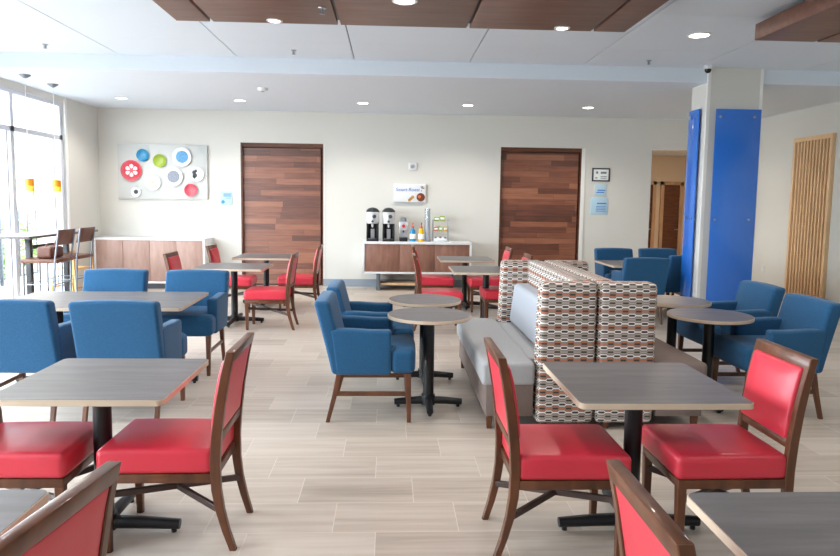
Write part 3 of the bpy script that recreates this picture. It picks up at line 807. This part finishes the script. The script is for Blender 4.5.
# ------------------------------------------------------------------ credenza and wall art
t = thing('credenza', 'long low cabinet with white frame and four wood doors by the left corner', 'cabinet', (0, 0, 0))
x0, x1, y0, y1 = -5.2, -3.27, 12.0, YB - .02
MB().box(x0, x1, y0, y1, .865, .9, .004).box(x0, x0 + .035, y0, y1, .1, .865, .003).box(x1 - .035, x1, y0, y1, .1, .865, .003).box(x0, x1, y0, y1, .1, .135, .003).box(x0 + .04, x1 - .04, y1 - .02, y1, .135, .865).build('carcass', MAT['white'], t)
w_ = (x1 - x0 - .07) / 4
for k in range(4):
    a = x0 + .035 + k * w_
    MB().box(a + .003, a + w_ - .003, y0 + .006, y0 + .03, .138, .862, .002).build('door', MAT['cabwood2'], t)
MB().box(x0 + .03, x1 - .03, y0 + .06, y1, 0, .1).build('plinth', MAT['dark'], t, 0)
t = thing('art_board', 'large pale grey wall board behind the coloured plates', 'wall art', (0, 0, 0))
MB().box(-4.95, -3.345, YB - .045, YB, 1.59, 2.58, .004).build('board', MAT['offwhite'], t)
YP = YB - .0448
def plate(x, z, r, rim, centre, label, cr=.0, rim2=None):
    t = thing('decorative_plate', label, 'plate', (x, YP, z), 0, 'plates on the wall board')
    MB().lathe([(r * .55, 0), (r * .6, .012), (r * .97, .032), (r, .036), (r * .97, .037), (r * .68, .02), (r * .6, .016), (.001, .015)], n=36, axis='y').build('dish', rim, t)
    if centre: MB().lathe([(r * cr, .0165), (r * cr * .99, .018), (.001, .0185)], n=30, axis='y').build('motif', centre, t)
    return t
t = plate(-4.7, 2.10, .19, MAT['red'], None, 'large red plate with a white flower on the wall board')
m = MB()
for k in range(6):
    a = k * PI / 3 + PI / 6; pts = []
    for u, v in ((.03, 0), (.065, .03), (.1, .033), (.118, .0), (.1, -.033), (.065, -.03)):
        pts.append((u * math.cos(a) - v * math.sin(a), u * math.sin(a) + v * math.cos(a)))
    m.loft([[(x, yy, z) for x, z in pts] for yy in (-.0165, -.022)])
m.build('flower_motif', MAT['white'], t, 0)
plate(-4.49, 2.38, .113, MAT['teal'], MAT['sky'], 'small teal plate at the top left of the wall board', .35)
plate(-4.19, 2.285, .118, MAT['green'], None, 'plain green plate on the wall board')
plate(-3.79, 2.36, .172, MAT['white'], MAT['sky'], 'white rimmed plate with mottled blue centre at the board top right', .92)
plate(-4.32, 1.89, .143, MAT['white'], MAT['gold'], 'white plate with tiny gold centre dot on the board', .14)
plate(-3.95, 2.0, .17, MAT['white'], MAT['pgrey'], 'large white rimmed plate with grey centre on the board', .74)
plate(-4.63, 1.715, .092, MAT['white'], MAT['dark'], 'smallest white plate with a grey ring at the board bottom left', .42)
plate(-3.64, 1.76, .117, MAT['coral'], None, 'plain coral red plate at the board bottom right')
t = plate(-3.53, 2.05, .133, MAT['white'], None, 'white plate with a black blot near the board right edge')
m = MB()
for (x, z, r) in ((-.05, .035, .035), (-.035, -.02, .042), (-.055, -.06, .03), (-.015, .06, .025)): m.lathe([(r, .0165), (r, .02)], (x, 0, z), 14, 'y')
m.build('blot_motif', MAT['dark'], t, 0)

def notice(name, label, x0, x1, z0, z1, mat, lines, frame=None, logo=None):
    t = thing(name, label, 'sign', (0, YB, 0))
    MB().box(x0, x1, -.012, 0, z0, z1, .002).build('sheet', mat, t)
    if frame:
        MB().box(x0 - .015, x0 + .01, -.025, 0, z0 - .015, z1 + .015, .003).box(x1 - .01, x1 + .015, -.025, 0, z0 - .015, z1 + .015, .003).box(x0, x1, -.025, 0, z0 - .015, z0 + .01, .003).box(x0, x1, -.025, 0, z1 - .01, z1 + .015, .003).build('frame', frame, t)
    m = MB()
    for (a, b_, z, h) in lines: m.box(x0 + a, x0 + b_, -.014, -.012, z0 + z, z0 + z + h)
    m.build('print', MAT['ink'] if mat is not MAT['pblue'] else MAT['inkblue'], t, 0)
    if logo: MB().lathe([(logo[2], .012), (logo[2], .015)], (x0 + logo[0], 0, z0 + logo[1]), 16, 'y').build('logo', MAT['teal'], t)
notice('framed_notice', 'small dark framed notice right of the right plank door', 3.81, 4.12, 2.05, 2.27, MAT['paper'], [(.06, .1, .13, .04), (.15, .26, .13, .035), (.15, .27, .07, .012), (.15, .26, .04, .012), (.05, .09, .04, .02)], MAT['dark'])
notice('wall_notice', 'pale blue square notice under the framed one by the right plank door', 3.86, 4.08, 1.76, 1.98, MAT['pblue'], [(.05, .2, .1, .018), (.03, .18, .06, .018)])
notice('wall_notice', 'larger pale blue notice, lowest of three by the right plank door', 3.79, 4.12, 1.41, 1.73, MAT['pblue'], [(.12, .3, .2, .022), (.1, .29, .15, .01), (.1, .29, .12, .01), (.1, .29, .09, .01), (.1, .29, .06, .01)])
notice('wall_notice', 'small pale blue notice left of the left plank door', -3.13, -2.91, 1.5, 1.75, MAT['pblue'], [(.06, .2, .19, .018), (.06, .2, .155, .018), (.1, .2, .12, .012)], None, (.055, .055, .033))
t = thing('wall_outlet', 'small white outlet low on the right wall left of the slat screen', 'outlet', (XR, 11.85, .47))
MB().box(-.008, 0, -.04, .04, -.06, .06, .003).build('cover', MAT['white'], t)
MB().box(-.012, -.008, -.017, .017, .008, .038, .003).box(-.012, -.008, -.017, .017, -.038, -.008, .003).build('socket', MAT['trimw'], t)

# ------------------------------------------------------------------ bar corner
t = thing('bar_table', 'tall narrow bar table with dark legs in front of the window', 'table', (0, 0, 0))
MB().box(-5.2, -4.62, 8.8, 10.85, 1.07, 1.105, .006).build('tabletop', MAT['lam'], t)
for y in (9.33, 10.38):
    l_ = MB().box(-4.94, -4.87, y - .035, y + .035, .02, 1.07, .004).build('leg', MAT['black'], t)
    MB().box(-5.12, -4.69, y - .04, y + .04, 0, .022, .004).build('foot_plate', MAT['black'], l_)
MB().box(-4.93, -4.88, 9.365, 10.345, .9, .95, .003).build('cross_bar', MAT['black'], t)
def stool(x, y, label, first=[None]):
    if first[0]:
        o = copy_tree(first[0]); o.location = (x, y, 0); o['label'] = label; return o
    t = thing('bar_stool', label, 'stool', (x, y, 0), 0, 'bar stools by the window')
    MB().rbox((-.23, 0, .8), (.46, .44, .05), .012, 2, 2).build('seat', MAT['stoolwood'], t)
    def bf(o): return (o.x + .05 * (o.z / .19), o.y, o.z)
    MB().rbox((.0, 0, 1.1), (.022, .44, .2), .006, 1, 3, bf).build('backrest', MAT['stoolwood'], t)
    for sy in (-1, 1):
        MB().tube([(-.06, sy * .215, 0), (-.045, sy * .215, .45), (-.03, sy * .215, .8), (.0, sy * .215, 1.0), (.03, sy * .215, 1.2)], .013, 8).build('leg', MAT['greymetal'], t)
        MB().tube([(-.44, sy * .2, 0), (-.43, sy * .2, .78)], .013, 8).build('leg', MAT['greymetal'], t)
    for z in (.22, .5):
        f = MB()
        p = [(-.052, .215, z), (-.437, .2, z), (-.437, -.2, z), (-.052, -.215, z)]
        for i in range(4): f.tube([p[i], p[(i + 1) % 4]], .008, 8)
        f.build('foot_ring', MAT['greymetal'], t)
    first[0] = t; return t
stool(-4.21, 8.88, 'brown wood and metal bar stool nearer the camera by the bar table')
stool(-4.21, 9.48, 'brown wood and metal bar stool nearer the credenza by the bar table')
t = thing('handbag', 'brown rounded bag lying on the seat of the nearer bar stool', 'bag', (-4.42, 8.92, .826))
MB().rbox((0, 0, .075), (.2, .34, .15), .06, 4, 3).build('body', MAT['leather'], t, 60)
MB().tube([(0, -.12, .13), (0, -.08, .185), (0, .08, .185), (0, .12, .13)], .01, 8).build('handle', MAT['leather'], t)
def highchair(x, y, rz, label):
    t = thing('high_chair', label, 'high chair', (x, y, 0), rz, 'wooden high chairs')
    for sx in (-1, 1):
        for sy in (-1, 1):
            MB().bar((sx * .24, sy * .22, 0), (sx * .17, sy * .19, .75 if sx < 0 else .68), .035, .035).build('leg', MAT['tan'], t)
    MB().box(-.17, .17, -.18, .18, .48, .5, .004).build('seat', MAT['tan'], t)
    MB().box(-.2, -.17, -.19, .19, .6, .74, .004).build('backrest', MAT['tan'], t)
    for sy in (-1, 1): MB().bar((-.18, sy * .19, .67), (.2, sy * .19, .67), .03, .04).build('armrest', MAT['tan'], t)
    MB().bar((.19, -.2, .67), (.19, .2, .67), .03, .04).build('front_bar', MAT['tan'], t)
    for x_ in (.22, -.22): MB().bar((x_, -.21, .2), (x_, .21, .2), .025, .03).build('stretcher', MAT['tan'], t)
highchair(-5.02, 10.85, -.3, 'tan wooden high chair behind the bar stools')

# ------------------------------------------------------------------ light
W = bpy.data.worlds.new('World'); SC.world = W; W.use_nodes = True
bg = W.node_tree.nodes['Background']
bg.inputs['Color'].default_value = (.84, .93, 1.0, 1); bg.inputs['Strength'].default_value = 15.
def portal(loc, rot, sx, sy):
    l = bpy.data.lights.new('daylight_portal', 'AREA'); l.shape = 'RECTANGLE'; l.size = sx; l.size_y = sy
    l.cycles.is_portal = True
    o = bpy.data.objects.new('daylight_portal', l); COL.objects.link(o); o.location = loc; o.rotation_euler = rot
portal((XL - .25, (WY0 + WY1) / 2, WZ1 / 2), (0, -PI / 2, 0), WZ1, WY1 - WY0)

# ------------------------------------------------------------------ camera (f = 670 px, principal point 15 px above centre)
F = 670.; PCX, PCY = 420., 263.
d = Vector((390 - PCX, 199 - PCY, F)).normalized()
r = Vector((1, .014, 0)); r = (r - d * r.dot(d)).normalized()
dn = d.cross(r)
# rows = camera axes (x right, y down, z forward) in world: world = X*r + Y*d - Z*dn
def tow(i): return Vector((r[i], d[i], -dn[i]))
cx, cy, cz = tow(0), tow(1), tow(2)
M = Matrix(((cx.x, -cy.x, -cz.x, 0), (cx.y, -cy.y, -cz.y, 0), (cx.z, -cy.z, -cz.z, 1.65), (0, 0, 0, 1)))
cam = bpy.data.cameras.new('Camera'); co = bpy.data.objects.new('Camera', cam); COL.objects.link(co)
co.matrix_world = M
cam.sensor_fit = 'HORIZONTAL'; cam.sensor_width = 36; cam.lens = 36 * F / 840
cam.shift_y = -(278 - PCY) / 840
cam.clip_start = .05; cam.clip_end = 200
SC.camera = co

SC.view_settings.view_transform = 'Standard'; SC.view_settings.look = 'None'
SC.view_settings.gamma = 1; SC.view_settings.use_curve_mapping = False
SC.view_settings.exposure = .2
SC.cycles.use_denoising = True
SC.cycles.max_bounces = 10; SC.cycles.diffuse_bounces = 7; SC.cycles.transparent_max_bounces = 16
SC.cycles.sample_clamp_indirect = 8
